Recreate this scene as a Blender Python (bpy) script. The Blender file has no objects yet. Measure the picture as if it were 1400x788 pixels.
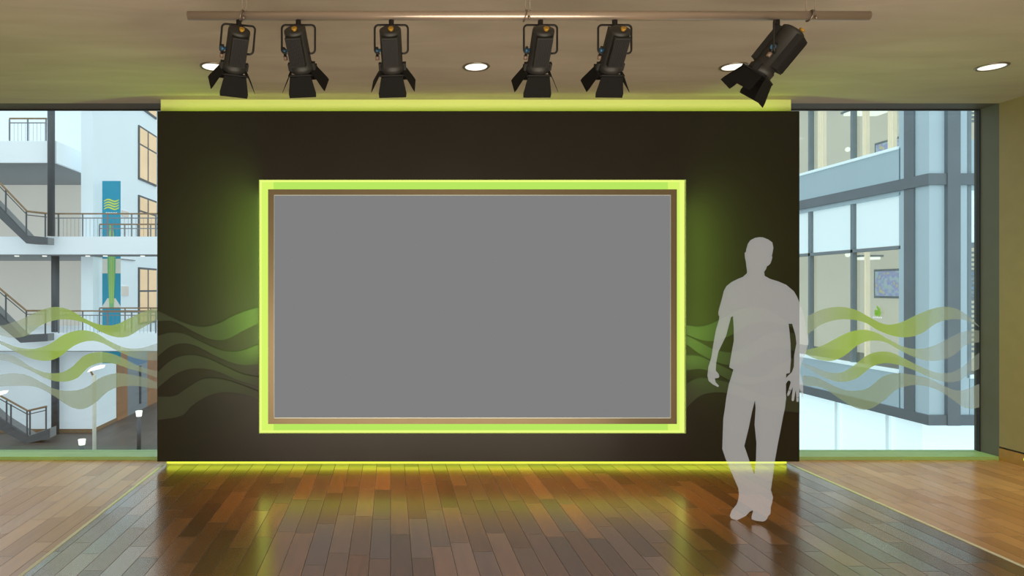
import bpy, bmesh, math, random
import numpy as np
from mathutils import Vector, Matrix
from mathutils.geometry import delaunay_2d_cdt
random.seed(7)
C = bpy.context.scene.collection
F = 900.0; CX = 534.0; CY = 394.0; CZ = 1.49      # focal length in px, vanishing point, eye height

def W(px, py, d):
    return Vector(((px-CX)/F*d, d, CZ-(py-CY)/F*d))
def X(px, d): return (px-CX)/F*d
def Z(py, d): return CZ-(py-CY)/F*d

# ------------------------------------------------------------------ materials
def s2l(c):
    return tuple(((v/255)/12.92 if v/255 <= .04045 else ((v/255+.055)/1.055)**2.4) for v in c)
def mat(name, rgb, rough=.6, metal=0, emit=None, es=0, spec=.5, noise=0, nscale=8, bump=0):
    m = bpy.data.materials.new(name); m.use_nodes = True
    nt = m.node_tree; b = nt.nodes['Principled BSDF']
    col = s2l(rgb)
    b.inputs['Base Color'].default_value = (*col, 1)
    b.inputs['Roughness'].default_value = rough
    b.inputs['Metallic'].default_value = metal
    b.inputs['Specular IOR Level'].default_value = spec
    if emit is not None:
        b.inputs['Emission Color'].default_value = (*s2l(emit), 1)
        b.inputs['Emission Strength'].default_value = es
    if noise or bump:
        tc = nt.nodes.new('ShaderNodeTexCoord'); n = nt.nodes.new('ShaderNodeTexNoise')
        n.inputs['Scale'].default_value = nscale; n.inputs['Detail'].default_value = 5
        nt.links.new(tc.outputs['Object'], n.inputs['Vector'])
        if noise:
            r = nt.nodes.new('ShaderNodeValToRGB')
            r.color_ramp.elements[0].position = .3; r.color_ramp.elements[1].position = .7
            r.color_ramp.elements[0].color = (*[v*(1-noise) for v in col], 1)
            r.color_ramp.elements[1].color = (*[min(1, v*(1+noise)) for v in col], 1)
            nt.links.new(n.outputs['Fac'], r.inputs['Fac']); nt.links.new(r.outputs['Color'], b.inputs['Base Color'])
        if bump:
            bp = nt.nodes.new('ShaderNodeBump'); bp.inputs['Strength'].default_value = bump; bp.inputs['Distance'].default_value = .02
            nt.links.new(n.outputs['Fac'], bp.inputs['Height']); nt.links.new(bp.outputs['Normal'], b.inputs['Normal'])
    return m
def emat(name, rgb, s=1.0):
    m = bpy.data.materials.new(name); m.use_nodes = True; nt = m.node_tree
    nt.nodes.remove(nt.nodes['Principled BSDF'])
    e = nt.nodes.new('ShaderNodeEmission'); e.inputs['Color'].default_value = (*s2l(rgb), 1); e.inputs['Strength'].default_value = s
    nt.links.new(e.outputs[0], nt.nodes['Material Output'].inputs[0]); return m
def glassmat(name, tint=(245, 252, 252), gloss=.06, rough=.02):
    m = bpy.data.materials.new(name); m.use_nodes = True; nt = m.node_tree
    nt.nodes.remove(nt.nodes['Principled BSDF'])
    t = nt.nodes.new('ShaderNodeBsdfTransparent'); t.inputs['Color'].default_value = (*s2l(tint), 1)
    g = nt.nodes.new('ShaderNodeBsdfGlossy'); g.inputs['Roughness'].default_value = rough
    mx = nt.nodes.new('ShaderNodeMixShader'); mx.inputs[0].default_value = gloss
    nt.links.new(t.outputs[0], mx.inputs[1]); nt.links.new(g.outputs[0], mx.inputs[2])
    nt.links.new(mx.outputs[0], nt.nodes['Material Output'].inputs[0]); return m

def film_mat(name, rgb, a_mid, a_edge, xc, half):
    """frosted window film; denser in the middle of the run than at its ends"""
    m = bpy.data.materials.new(name); m.use_nodes = True; nt = m.node_tree; L = nt.links.new
    b = nt.nodes['Principled BSDF']; b.inputs['Roughness'].default_value = .6
    tc = nt.nodes.new('ShaderNodeTexCoord'); sp = nt.nodes.new('ShaderNodeSeparateXYZ'); L(tc.outputs['Object'], sp.inputs[0])
    s = nt.nodes.new('ShaderNodeMath'); s.operation = 'SUBTRACT'; L(sp.outputs['X'], s.inputs[0]); s.inputs[1].default_value = xc
    ab = nt.nodes.new('ShaderNodeMath'); ab.operation = 'ABSOLUTE'; L(s.outputs[0], ab.inputs[0])
    mr = nt.nodes.new('ShaderNodeMapRange'); mr.interpolation_type = 'SMOOTHSTEP'
    mr.inputs['From Min'].default_value = 0; mr.inputs['From Max'].default_value = half
    mr.inputs['To Min'].default_value = 1; mr.inputs['To Max'].default_value = 0; L(ab.outputs[0], mr.inputs['Value'])
    cm = nt.nodes.new('ShaderNodeMix'); cm.data_type = 'RGBA'
    cm.inputs['A'].default_value = (*s2l((158, 170, 162)), 1); cm.inputs['B'].default_value = (*s2l(rgb), 1)
    L(mr.outputs[0], cm.inputs['Factor'])
    L(cm.outputs['Result'], b.inputs['Base Color']); L(cm.outputs['Result'], b.inputs['Emission Color'])
    b.inputs['Emission Strength'].default_value = .34  # film glows in its own colour, offsetting the yellow room light
    am = nt.nodes.new('ShaderNodeMapRange'); am.inputs['To Min'].default_value = a_edge; am.inputs['To Max'].default_value = a_mid
    L(mr.outputs[0], am.inputs['Value']); L(am.outputs[0], b.inputs['Alpha'])
    return m

def ghost_mat():
    m = bpy.data.materials.new('pale_translucent_body'); m.use_nodes = True; nt = m.node_tree; L = nt.links.new
    nt.nodes.remove(nt.nodes['Principled BSDF'])
    e = nt.nodes.new('ShaderNodeEmission'); e.inputs['Color'].default_value = (.70, .69, .67, 1); e.inputs['Strength'].default_value = .92  # figure mostly glows by itself, so its tone stays flat
    d = nt.nodes.new('ShaderNodeBsdfDiffuse'); d.inputs['Color'].default_value = (.75, .75, .73, 1)
    m1 = nt.nodes.new('ShaderNodeMixShader'); m1.inputs[0].default_value = .12
    L(e.outputs[0], m1.inputs[1]); L(d.outputs[0], m1.inputs[2])
    t = nt.nodes.new('ShaderNodeBsdfTransparent'); m2 = nt.nodes.new('ShaderNodeMixShader'); m2.inputs[0].default_value = .262
    L(t.outputs[0], m2.inputs[1]); L(m1.outputs[0], m2.inputs[2]); L(m2.outputs[0], nt.nodes['Material Output'].inputs[0])
    return m

def floor_mat():
    m = bpy.data.materials.new('wood_floor_boards'); m.use_nodes = True; nt = m.node_tree; L = nt.links.new
    b = nt.nodes['Principled BSDF']
    tc = nt.nodes.new('ShaderNodeTexCoord'); sp = nt.nodes.new('ShaderNodeSeparateXYZ'); L(tc.outputs['Object'], sp.inputs[0])
    def M(op, a, bb=None, c=None):
        n = nt.nodes.new('ShaderNodeMath'); n.operation = op
        for i, v in enumerate((a, bb, c)):
            if v is None: continue
            if isinstance(v, (int, float)): n.inputs[i].default_value = v
            else: L(v, n.inputs[i])
        return n.outputs[0]
    x = sp.outputs['X']; y = sp.outputs['Y']
    xs = M('DIVIDE', x, .116); row = M('FLOOR', xs); fx = M('FRACT', xs)
    wn = nt.nodes.new('ShaderNodeTexWhiteNoise'); wn.noise_dimensions = '1D'; L(row, wn.inputs['W'])
    ys = M('ADD', M('DIVIDE', y, .62), wn.outputs['Value']); col = M('FLOOR', ys); fy = M('FRACT', ys)
    cb = nt.nodes.new('ShaderNodeCombineXYZ'); L(row, cb.inputs[0]); L(col, cb.inputs[1])
    w2 = nt.nodes.new('ShaderNodeTexWhiteNoise'); w2.noise_dimensions = '2D'; L(cb.outputs[0], w2.inputs['Vector'])
    rnd = w2.outputs['Value']
    # grain
    mp = nt.nodes.new('ShaderNodeMapping'); mp.inputs['Scale'].default_value = (42, 3.2, 1); L(tc.outputs['Object'], mp.inputs['Vector'])
    off = nt.nodes.new('ShaderNodeVectorMath'); off.operation = 'ADD'; L(mp.outputs[0], off.inputs[0])
    sc = nt.nodes.new('ShaderNodeVectorMath'); sc.operation = 'SCALE'; L(w2.outputs['Color'], sc.inputs[0]); sc.inputs['Scale'].default_value = 40
    L(sc.outputs[0], off.inputs[1])
    gn = nt.nodes.new('ShaderNodeTexNoise'); gn.inputs['Scale'].default_value = 1; gn.inputs['Detail'].default_value = 6; gn.inputs['Distortion'].default_value = .9
    L(off.outputs[0], gn.inputs['Vector'])
    mixv = M('ADD', M('ADD', M('MULTIPLY', rnd, .34), M('MULTIPLY', gn.outputs['Fac'], .42)), .17)
    ramp = nt.nodes.new('ShaderNodeValToRGB'); e = ramp.color_ramp.elements
    e[0].position = .12; e[0].color = (*s2l((72, 44, 18)), 1)
    e[1].position = .92; e[1].color = (*s2l((178, 120, 62)), 1)
    k = ramp.color_ramp.elements.new(.55); k.color = (*s2l((120, 80, 38)), 1)
    L(mixv, ramp.inputs['Fac'])
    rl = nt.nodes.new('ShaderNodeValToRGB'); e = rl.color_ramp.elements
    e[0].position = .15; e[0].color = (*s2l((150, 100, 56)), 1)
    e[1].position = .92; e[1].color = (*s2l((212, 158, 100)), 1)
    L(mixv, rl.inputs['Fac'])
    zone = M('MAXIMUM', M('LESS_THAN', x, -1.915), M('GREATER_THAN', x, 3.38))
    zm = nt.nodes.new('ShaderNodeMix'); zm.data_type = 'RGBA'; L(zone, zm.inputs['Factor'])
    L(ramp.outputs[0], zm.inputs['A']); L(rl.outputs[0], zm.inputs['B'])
    # joints
    ex = M('MINIMUM', fx, M('SUBTRACT', 1.0, fx)); ey = M('MULTIPLY', M('MINIMUM', fy, M('SUBTRACT', 1.0, fy)), 6.1)
    ed = M('MINIMUM', ex, ey); joint = M('LESS_THAN', ed, .017)
    jm = nt.nodes.new('ShaderNodeMix'); jm.data_type = 'RGBA'; L(M('MULTIPLY', joint, .75), jm.inputs['Factor'])
    L(zm.outputs['Result'], jm.inputs['A']); jm.inputs['B'].default_value = (*s2l((30, 18, 10)), 1)
    L(jm.outputs['Result'], b.inputs['Base Color'])
    w3 = nt.nodes.new('ShaderNodeSeparateColor'); L(w2.outputs['Color'], w3.inputs[0])
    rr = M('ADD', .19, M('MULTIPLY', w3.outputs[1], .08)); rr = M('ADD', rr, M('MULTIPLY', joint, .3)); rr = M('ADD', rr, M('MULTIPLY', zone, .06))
    L(rr, b.inputs['Roughness'])
    b.inputs['IOR'].default_value = 1.7; L(M('MULTIPLY', M('MULTIPLY', M('SUBTRACT', 1.0, joint), M('ADD', .45, M('MULTIPLY', w3.outputs[2], .6))), M('SUBTRACT', 1.0, M('MULTIPLY', zone, .75))), b.inputs['Coat Weight']); b.inputs['Coat IOR'].default_value = 2.2; b.inputs['Coat Roughness'].default_value = .2
    L(M('ADD', .5, M('MULTIPLY', w3.outputs[0], .55)), b.inputs['Specular IOR Level'])
    bp = nt.nodes.new('ShaderNodeBump'); bp.inputs['Strength'].default_value = .12; bp.inputs['Distance'].default_value = .003
    L(M('SUBTRACT', M('MULTIPLY', gn.outputs['Fac'], .25), joint), bp.inputs['Height']); L(bp.outputs[0], b.inputs['Normal'])
    return m

def ceiling_mat():
    m = bpy.data.materials.new('beige_plaster_ceiling'); m.use_nodes = True; nt = m.node_tree; L = nt.links.new
    b = nt.nodes['Principled BSDF']; b.inputs['Roughness'].default_value = .85
    tc = nt.nodes.new('ShaderNodeTexCoord'); mp = nt.nodes.new('ShaderNodeMapping'); mp.inputs['Scale'].default_value = (.6, 2.6, 1)
    n = nt.nodes.new('ShaderNodeTexNoise'); n.inputs['Scale'].default_value = 1.6; n.inputs['Detail'].default_value = 4; n.inputs['Distortion'].default_value = .6
    L(tc.outputs['Object'], mp.inputs['Vector']); L(mp.outputs[0], n.inputs['Vector'])
    r = nt.nodes.new('ShaderNodeValToRGB'); r.color_ramp.elements[0].position = .3; r.color_ramp.elements[1].position = .72
    r.color_ramp.elements[0].color = (*s2l((156, 147, 132)), 1); r.color_ramp.elements[1].color = (*s2l((171, 162, 147)), 1)
    L(n.outputs['Fac'], r.inputs['Fac']); L(r.outputs[0], b.inputs['Base Color']); return m

M = dict(
  floor=floor_mat(), ceiling=ceiling_mat(),
  wall=mat('beige_wall_paint', (132, 114, 78), .7, noise=.04),
  base=mat('orange_wood_skirting', (146, 104, 44), .45, noise=.12, nscale=14),
  gap=mat('black_shadow_gap', (12, 10, 9), .8),
  frame=mat('grey_window_frame', (82, 80, 72), .65, noise=.04),
  sill=mat('green_lit_sill', (150, 186, 122), .45, noise=.05),  # green of the LED light is put into the sill colour
  alum=mat('aluminium_trim', (216, 216, 200), .6, 0),
  seal=mat('dark_glazing_seal', (30, 32, 34), .6),
  glass=glassmat('window_glass'),
  panel=mat('dark_lacquered_panel', (36, 33, 26), .34, spec=.28, noise=.05, nscale=3),
  wave=mat('dark_green_relief', (40, 44, 30), .5, noise=.05, nscale=4),
  wedge=mat('dark_relief_edge', (20, 20, 13), .7),
  white=mat('lime_tinted_cove_paint', (226, 240, 150), .8),  # white paint tinted with the lime of the LED light
  led=emat('lime_led_diffuser', (228, 250, 92), 3.4),
  ledlow=emat('yellow_lime_led_strip', (226, 244, 70), 1.3),
  lime=emat('green_light_box', (184, 232, 96), 1.0),
  limeback=emat('lime_yellow_light_box', (214, 246, 108), 1.0),
  limeside=emat('yellow_lime_light_edge', (236, 255, 128), 1.0),
  bezel=mat('bronze_metal_bezel', (124, 110, 84), .38, .6),
  bezedge=mat('silver_bezel_edge', (176, 184, 176), .4, .3, emit=(150, 160, 150), es=.35),
  screen=emat('grey_lit_screen', (128, 128, 128), 1.0),
  pipe=mat('brushed_steel_pipe', (176, 160, 146), .32, .7),
  cable=mat('steel_cable', (120, 108, 96), .4, .6),
  black=mat('black_fixture_metal', (13, 12, 11), .6, .1, noise=.1, nscale=30),
  blk2=mat('charcoal_fixture_metal', (32, 31, 29), .55, .1, noise=.1, nscale=30),
  vane=mat('black_barn_door', (10, 9, 8), .8, spec=.2),
  yel=mat('yellow_knob', (150, 112, 20), .5), blu=mat('blue_knob', (30, 74, 104), .5), tan=mat('tan_cable_end', (108, 90, 78), .5),
  lens=mat('fresnel_lens', (220, 220, 210), .15),
  lampface=emat('warm_lamp_face', (255, 250, 232), 1.3),
  rim=mat('grey_lamp_rim', (128, 120, 108), .35, .6),
  awhite=mat('white_atrium_render', (232, 238, 242), .8, emit=(215, 228, 238), es=.30, noise=.02, nscale=.4),  # daylight on the render helped by a glow of its own
  aside=mat('cool_white_side_render', (226, 236, 242), .8, emit=(216, 230, 238), es=.30, noise=.02, nscale=.4),  # same added glow on the side wall
  agal=mat('warm_gallery_wall', (206, 198, 190), .8, emit=(214, 206, 196), es=.36, noise=.05, nscale=.5),  # beige glow stands in for light inside the recessed galleries
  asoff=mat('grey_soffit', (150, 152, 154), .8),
  steel=mat('dark_grey_steel', (92, 96, 102), .5, .2, noise=.05, nscale=3),
  rail=mat('grey_railing_steel', (136, 140, 144), .5, .1),
  wood=mat('light_wood_handrail', (150, 122, 92), .5, noise=.1, nscale=5),
  agl=mat('warm_lit_window', (215, 180, 142), .4, emit=(245, 208, 162), es=.5, noise=.1, nscale=.9),
  agfl=mat('dark_paved_ground', (92, 84, 78), .5, noise=.16, nscale=1.2),
  doorw=mat('orange_wood_door', (176, 128, 90), .5, noise=.1, nscale=2),
  doorb=mat('blue_glass_door', (98, 136, 168), .3), doorg=mat('grey_glass_door', (150, 158, 164), .3),
  teal=mat('teal_banner_cloth', (44, 150, 180), .8, emit=(44, 150, 180), es=.15), bgreen=mat('green_banner_stripe', (126, 186, 130), .8, emit=(126, 186, 130), es=.15),
  blime=mat('lime_emblem_print', (206, 216, 92), .8, emit=(206, 216, 92), es=.2), bbeige=mat('beige_banner_cloth', (220, 214, 204), .8, emit=(220, 214, 204), es=.2),
  fac=mat('pale_blue_cladding', (174, 198, 208), .55, emit=(180, 206, 218), es=.14, noise=.03, nscale=.8),  # cladding glows faintly to stand in for daylight
  fac2=mat('paler_blue_cladding', (182, 204, 214), .55, emit=(182, 206, 216), es=.14, noise=.03, nscale=.8),  # pier cladding glows faintly too, in place of daylight
  fdark=mat('blue_grey_steel', (112, 124, 132), .5, .1, noise=.06, nscale=2),
  fmull=mat('blue_grey_mullion', (128, 144, 152), .5, noise=.04),
  blind=mat('white_roller_blind', (226, 242, 246), .8, emit=(226, 246, 250), es=.42, noise=.01),  # white glow put in to lift the brightness
  inter=mat('beige_office_wall', (176, 172, 162), .8, emit=(196, 184, 166), es=1.0, noise=.08, nscale=.9),  # wall glows in place of lamps lighting the office
  icurt=mat('pale_curtain', (206, 194, 174), .8, emit=(222, 206, 180), es=.95, noise=.05),  # curtains glow in place of office lighting
  iflr=mat('grey_office_floor', (130, 134, 136), .7),
  strip=emat('office_light_tube', (255, 252, 235), 1.6),
  lowgl=mat('bright_ground_floor_glazing', (226, 244, 248), .3, emit=(228, 250, 255), es=.8, noise=.02, nscale=.5),  # glow added to bring the glazing close to white
  pframe=mat('grey_picture_frame', (120, 130, 140), .5),
  emb=mat('lime_emblem', (140, 190, 60), .6, emit=(140, 190, 60), es=.3), white2=mat('white_print', (240, 240, 240), .6, emit=(240, 240, 240), es=.3),
  ghost=ghost_mat(), led_y=emat('yellow_indicator', (220, 220, 60), 1.2),
)
def flowermat(name, bg, c1, c2):
    m = bpy.data.materials.new(name); m.use_nodes = True; nt = m.node_tree; L = nt.links.new; b = nt.nodes['Principled BSDF']
    tc = nt.nodes.new('ShaderNodeTexCoord'); v = nt.nodes.new('ShaderNodeTexNoise'); v.inputs['Scale'].default_value = 7; v.inputs['Detail'].default_value = 3
    L(tc.outputs['Object'], v.inputs['Vector']); r = nt.nodes.new('ShaderNodeValToRGB'); r.color_ramp.elements[0].position = .42; r.color_ramp.elements[0].color = (*s2l(bg), 1)
    r.color_ramp.elements[1].position = .66; r.color_ramp.elements[1].color = (*s2l(c2), 1); k = r.color_ramp.elements.new(.54); k.color = (*s2l(c1), 1)
    L(v.outputs['Fac'], r.inputs['Fac']); L(r.outputs[0], b.inputs['Base Color']); L(r.outputs[0], b.inputs['Emission Color']); b.inputs['Emission Strength'].default_value = .5
    return m
M['flow'] = flowermat('violet_flower_print', (180, 196, 206), (150, 150, 220), (208, 200, 150))
M['flow2'] = flowermat('blue_map_print', (128, 160, 196), (90, 124, 176), (200, 190, 130))

# ------------------------------------------------------------------ mesh helpers
def BM(): return bmesh.new()
def box(bm, x0, x1, y0, y1, z0, z1, mi=0):
    vs = [bm.verts.new(p) for p in ((x0,y0,z0),(x1,y0,z0),(x1,y1,z0),(x0,y1,z0),(x0,y0,z1),(x1,y0,z1),(x1,y1,z1),(x0,y1,z1))]
    for f in ((0,3,2,1),(4,5,6,7),(0,1,5,4),(1,2,6,5),(2,3,7,6),(3,0,4,7)):
        fc = bm.faces.new([vs[i] for i in f]); fc.material_index = mi
    return bm
def tube(bm, pts, r, n=12, caps=True, mi=0, radii=None):
    pts = [Vector(p) for p in pts]; rings = []; up = None
    for i, p in enumerate(pts):
        if i == 0: t = pts[1]-p
        elif i == len(pts)-1: t = p-pts[i-1]
        else: t = (pts[i+1]-p).normalized()+(p-pts[i-1]).normalized()
        t.normalize()
        if up is None:
            up = t.orthogonal().normalized()
        else:
            up = (up-t*up.dot(t)).normalized()
        s = t.cross(up); rr = radii[i] if radii else r
        rings.append([bm.verts.new(p+(up*math.cos(2*math.pi*k/n)+s*math.sin(2*math.pi*k/n))*rr) for k in range(n)])
    for a, b in zip(rings, rings[1:]):
        for k in range(n):
            f = bm.faces.new((a[k], a[(k+1)%n], b[(k+1)%n], b[k])); f.smooth = True; f.material_index = mi
    if caps:
        bm.faces.new(rings[0][::-1]).material_index = mi; bm.faces.new(rings[-1]).material_index = mi
    return bm
def lathe(bm, prof, n=32, c=(0,0,0), mi=0):
    rings = []
    for r, z in prof:
        rings.append([bm.verts.new((c[0]+r*math.cos(2*math.pi*k/n), c[1]+r*math.sin(2*math.pi*k/n), c[2]+z)) for k in range(n)])
    for a, b in zip(rings, rings[1:]):
        for k in range(n):
            f = bm.faces.new((a[k], a[(k+1)%n], b[(k+1)%n], b[k])); f.smooth = True; f.material_index = mi
    return bm, rings
def prism(bm, poly, y0, y1, mi=0):
    """polygon in x,z extruded in y"""
    a = [bm.verts.new((p[0], y0, p[1])) for p in poly]; b = [bm.verts.new((p[0], y1, p[1])) for p in poly]; n = len(poly)
    bm.faces.new(a).material_index = mi; bm.faces.new(b[::-1]).material_index = mi
    for k in range(n): bm.faces.new((a[k], b[k], b[(k+1)%n], a[(k+1)%n])).material_index = mi
    return bm
def obj(name, bm, m, parent=None, local=False, bevel=0):
    if parent and not local:
        o = parent; L = Vector((0,0,0))
        while o: L += o.location; o = o.parent
        bmesh.ops.translate(bm, verts=bm.verts[:], vec=-L)
    bmesh.ops.recalc_face_normals(bm, faces=bm.faces[:])
    me = bpy.data.meshes.new(name); bm.to_mesh(me); bm.free()
    for mm in (m if isinstance(m, (list, tuple)) else [m]): me.materials.append(mm)
    ob = bpy.data.objects.new(name, me); C.objects.link(ob)
    if parent: ob.parent = parent
    if bevel:
        bv = ob.modifiers.new('bevel', 'BEVEL'); bv.width = bevel; bv.segments = 2; bv.limit_method = 'ANGLE'
    return ob
def tag(o, label=None, cat=None, group=None, kind=None):
    if label: o['label'] = label
    if cat: o['category'] = cat
    if group: o['group'] = group
    if kind: o['kind'] = kind
    return o
def thing(name, loc, label, cat, group=None, kind=None):
    o = bpy.data.objects.new(name, None); C.objects.link(o); o.location = loc; o.empty_display_size = .1
    return tag(o, label, cat, group, kind)
def B(*a): return box(BM(), *a)
def struct(name, bm, m, label, cat): return tag(obj(name, bm, m), label, cat, kind='structure')

# ------------------------------------------------------------------ room shell
XL, XR, YB, YF, H = -4.6, 5.27, -3.0, 5.70, 3.09
GD = 5.885                                              # glass plane
struct('floor', B(XL-.1, XR+.1, YB-.1, YF+.3, -.1, 0), M['floor'], 'glossy brown wood strip floor with pale trim lines', 'floor')
struct('ceiling', B(XL-.1, XR+.1, YB-.1, YF+.0, H, H+.12), M['ceiling'], 'plain beige plaster ceiling', 'ceiling')
struct('wall_right', B(XR, XR+.12, YB, YF, .118, H), M['wall'], 'beige right wall with olive light at its foot', 'wall')
struct('wall_left', B(XL-.12, XL, YB, GD+.1, 0, H), M['wall'], 'beige left wall', 'wall')
struct('wall_back', B(XL, XR, YB-.12, YB, 0, H), M['wall'], 'beige rear wall', 'wall')
bb = thing('baseboard_right', (XR, 3, 0), 'orange wood skirting board along the right wall', 'baseboard', kind='structure')
obj('board', B(XR-.004, XR+.12, YB, YF-.001, 0, .104), M['base'], bb)
obj('shadow_gap', B(XR+.01, XR+.12, YB, YF-.04, .104, .118), M['gap'], bb)
obj('indicator_light', B(XR-.012, XR-.004, 5.44, 5.47, .055, .075), M['led_y'], bb)
for i, x in enumerate((-1.915, 3.38)):
    struct('trim_%d' % (i+1), B(x-.010, x+.010, YB+.01, 5.56, 0, .003), M['alum'], ('thin pale metal strip let into the floor at the left', 'thin pale metal strip let into the floor at the right')[i], 'floor trim')

def window(name, x0, x1, label, jamb):
    w = thing(name, ((x0+x1)/2, GD, 0), label, 'window', kind='structure')
    fb = BM()
    box(fb, x0, x1, YF, GD+.06, H, H+.06)                 # head soffit
    if jamb: box(fb, XR, XR+.08, YF, GD+.06, 0, H)
    obj('window_frame', fb, M['frame'], w)
    obj('sill', B(x0, x1, YF, GD+.06, 0, .028), M['sill'], w)
    sb = BM(); box(sb, x0, x1, GD+.0, GD+.02, H-.008, H)
    if jamb: box(sb, XR-.009, XR, GD-.004, GD+.03, .028, H-.008)
    obj('glazing_seal', sb, M['seal'], w)
    obj('pane', B(x0+.001, x1-(.009 if jamb else 0), GD+.005, GD+.015, .028, H-.008), M['glass'], w)
    return w
window('window_1', XL, -1.90, 'full height window left of the dark partition, looking into an atrium', False)
window('window_2', 3.36, XR, 'full height window right of the dark partition, facing a blue office block', True)

# ------------------------------------------------------------------ dark partition with light box recess
PD = 5.45; sP = F/PD
px0, px1 = X(215, PD), X(1093, PD); pz1, pz0 = Z(152, PD), Z(631.5, PD)
ox0, ox1, oz1, oz0 = X(354, PD), X(938, PD), Z(246, PD), Z(593, PD)
RD = .12
pw = thing('display_partition', ((px0+px1)/2, PD, 0), 'wide dark brown partition with lime lit recess and wavy relief', 'partition')
fb = BM(); y1 = PD+.03
for (a, b, c, d) in ((px0, ox0, pz0, pz1), (ox1, px1, pz0, pz1), (ox0, ox1, oz1, pz1), (ox0, ox1, pz0, oz0)): box(fb, a, b, PD, y1, c, d)
obj('front_panel', fb, M['panel'], pw)
cb = BM()
for (a, b, c, d) in ((px0, ox0-.02, pz0, pz1-.09), (ox1+.02, px1, pz0, pz1-.09), (ox0-.02, ox1+.02, oz1+.02, pz1-.09), (ox0-.02, ox1+.02, pz0, oz0-.02)): box(cb, a, b, y1, 5.60, c, d)
box(cb, px0, px1, 5.60, 5.66, pz0, H-.001)
obj('core', cb, M['panel'], pw)
obj('plinth', B(px0+.03, px1-.03, 5.575, 5.64, 0, pz0), M['white'], pw)
obj('cove_board', B(X(220, 5.59), X(1081, 5.59), 5.585, 5.60, pz1-.09, H-.001), M['white'], pw)
tag(obj('top_light_strip', B(px0+.06, px1-.06, 5.50, 5.53, pz1-.09, pz1-.05), M['led'], pw), 'glowing lime light strip')
tag(obj('floor_light_strip', B(px0+.05, px1-.05, 5.545, 5.565, .012, pz0-.002), M['ledlow'], pw), 'glowing yellow lime light strip')
lb = BM(); t = .012
for (a, b, c, d) in ((ox0-t, ox0, oz0-t, oz1+t), (ox1, ox1+t, oz0-t, oz1+t), (ox0, ox1, oz1, oz1+t), (ox0, ox1, oz0-t, oz0)): box(lb, a, b, y1-.029, PD+RD, c, d)
obj('recess_edge_light', lb, M['limeside'], pw)
obj('recess_back_light', B(ox0+.10, ox1-.10, PD+RD, PD+RD+.015, oz0-t, oz1+t), M['lime'], pw)
for (a, b) in ((ox0-t, ox0+.10), (ox1-.10, ox1+t)): obj('recess_back_light', B(a, b, PD+RD, PD+RD+.015, oz0-t, oz1+t), M['limeback'], pw)

def resample(pts, n=40):
    pts = sorted(pts); xs = [p[0] for p in pts]; ys = [p[1] for p in pts]; out = []
    m = []
    for i in range(len(xs)):
        if i == 0: m.append((ys[1]-ys[0])/(xs[1]-xs[0]))
        elif i == len(xs)-1: m.append((ys[-1]-ys[-2])/(xs[-1]-xs[-2]))
        else: m.append((ys[i+1]-ys[i-1])/(xs[i+1]-xs[i-1]))
    for k in range(n+1):
        x = xs[0]+(xs[-1]-xs[0])*k/n; i = 0
        while i < len(xs)-2 and x > xs[i+1]: i += 1
        h = xs[i+1]-xs[i]; u = (x-xs[i])/h
        y = (2*u**3-3*u*u+1)*ys[i]+(u**3-2*u*u+u)*h*m[i]+(-2*u**3+3*u*u)*ys[i+1]+(u**3-u*u)*h*m[i+1]
        out.append((x, y))
    return out
def ribbon(top, bot, ox, oy, sc, d0, d1, rimmat=False):
    T = resample(top); Bt = resample(bot); bm = BM(); q = []
    for (a, b) in zip(T, Bt):
        tz = W(ox+a[0]/sc, oy+a[1]/sc, d1); bz = W(ox+b[0]/sc, oy+max(b[1], a[1]+1.0)/sc, d1)
        q.append([bm.verts.new((tz.x, d0, tz.z)), bm.verts.new((tz.x, d1, tz.z)), bm.verts.new((bz.x, d1, bz.z)), bm.verts.new((bz.x, d0, bz.z))])
    for a, b in zip(q, q[1:]):
        for k in range(4):
            f = bm.faces.new((a[k], a[(k+1)%4], b[(k+1)%4], b[k])); f.material_index = 0
    bm.faces.new(q[0]); bm.faces.new(q[-1][::-1])
    if rimmat:                                          # thin dark strip along the upper edge
        r = []
        for a in T:
            p = W(ox+a[0]/sc, oy+a[1]/sc, d0); r.append([bm.verts.new((p.x, d0-.002, p.z+.004)), bm.verts.new((p.x, d1, p.z+.004)), bm.verts.new((p.x, d1, p.z-.003)), bm.verts.new((p.x, d0-.002, p.z-.003))])
        for a, b in zip(r, r[1:]):
            for k in range(4): bm.faces.new((a[k], a[(k+1)%4], b[(k+1)%4], b[k])).material_index = 1
        bm.faces.new(r[0]).material_index = 1; bm.faces.new(r[-1][::-1]).material_index = 1
    return bm
PWL = [
 ([(48,135),(110,165),(180,193),(240,202),(300,188),(370,153),(465,120)], [(48,180),(110,180),(200,225),(270,255),(330,255),(400,220),(465,188)]),
 ([(48,240),(100,226),(160,232),(230,265),(300,295),(350,305),(400,300),(465,275)], [(48,325),(100,285),(150,272),(200,280),(280,320),(350,350),(400,362),(465,358)]),
 ([(48,390),(90,350),(140,325),(200,320),(260,335),(340,372),(400,398),(465,410)], [(48,455),(120,400),(180,378),(240,377),(300,390),(370,420),(465,450)]),
 ([(48,492),(120,487),(170,455),(230,420),(280,415),(340,425),(400,445),(465,470)], [(48,590),(150,570),(190,530),(250,492),(310,475),(370,477),(430,490),(465,505)])]
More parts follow.
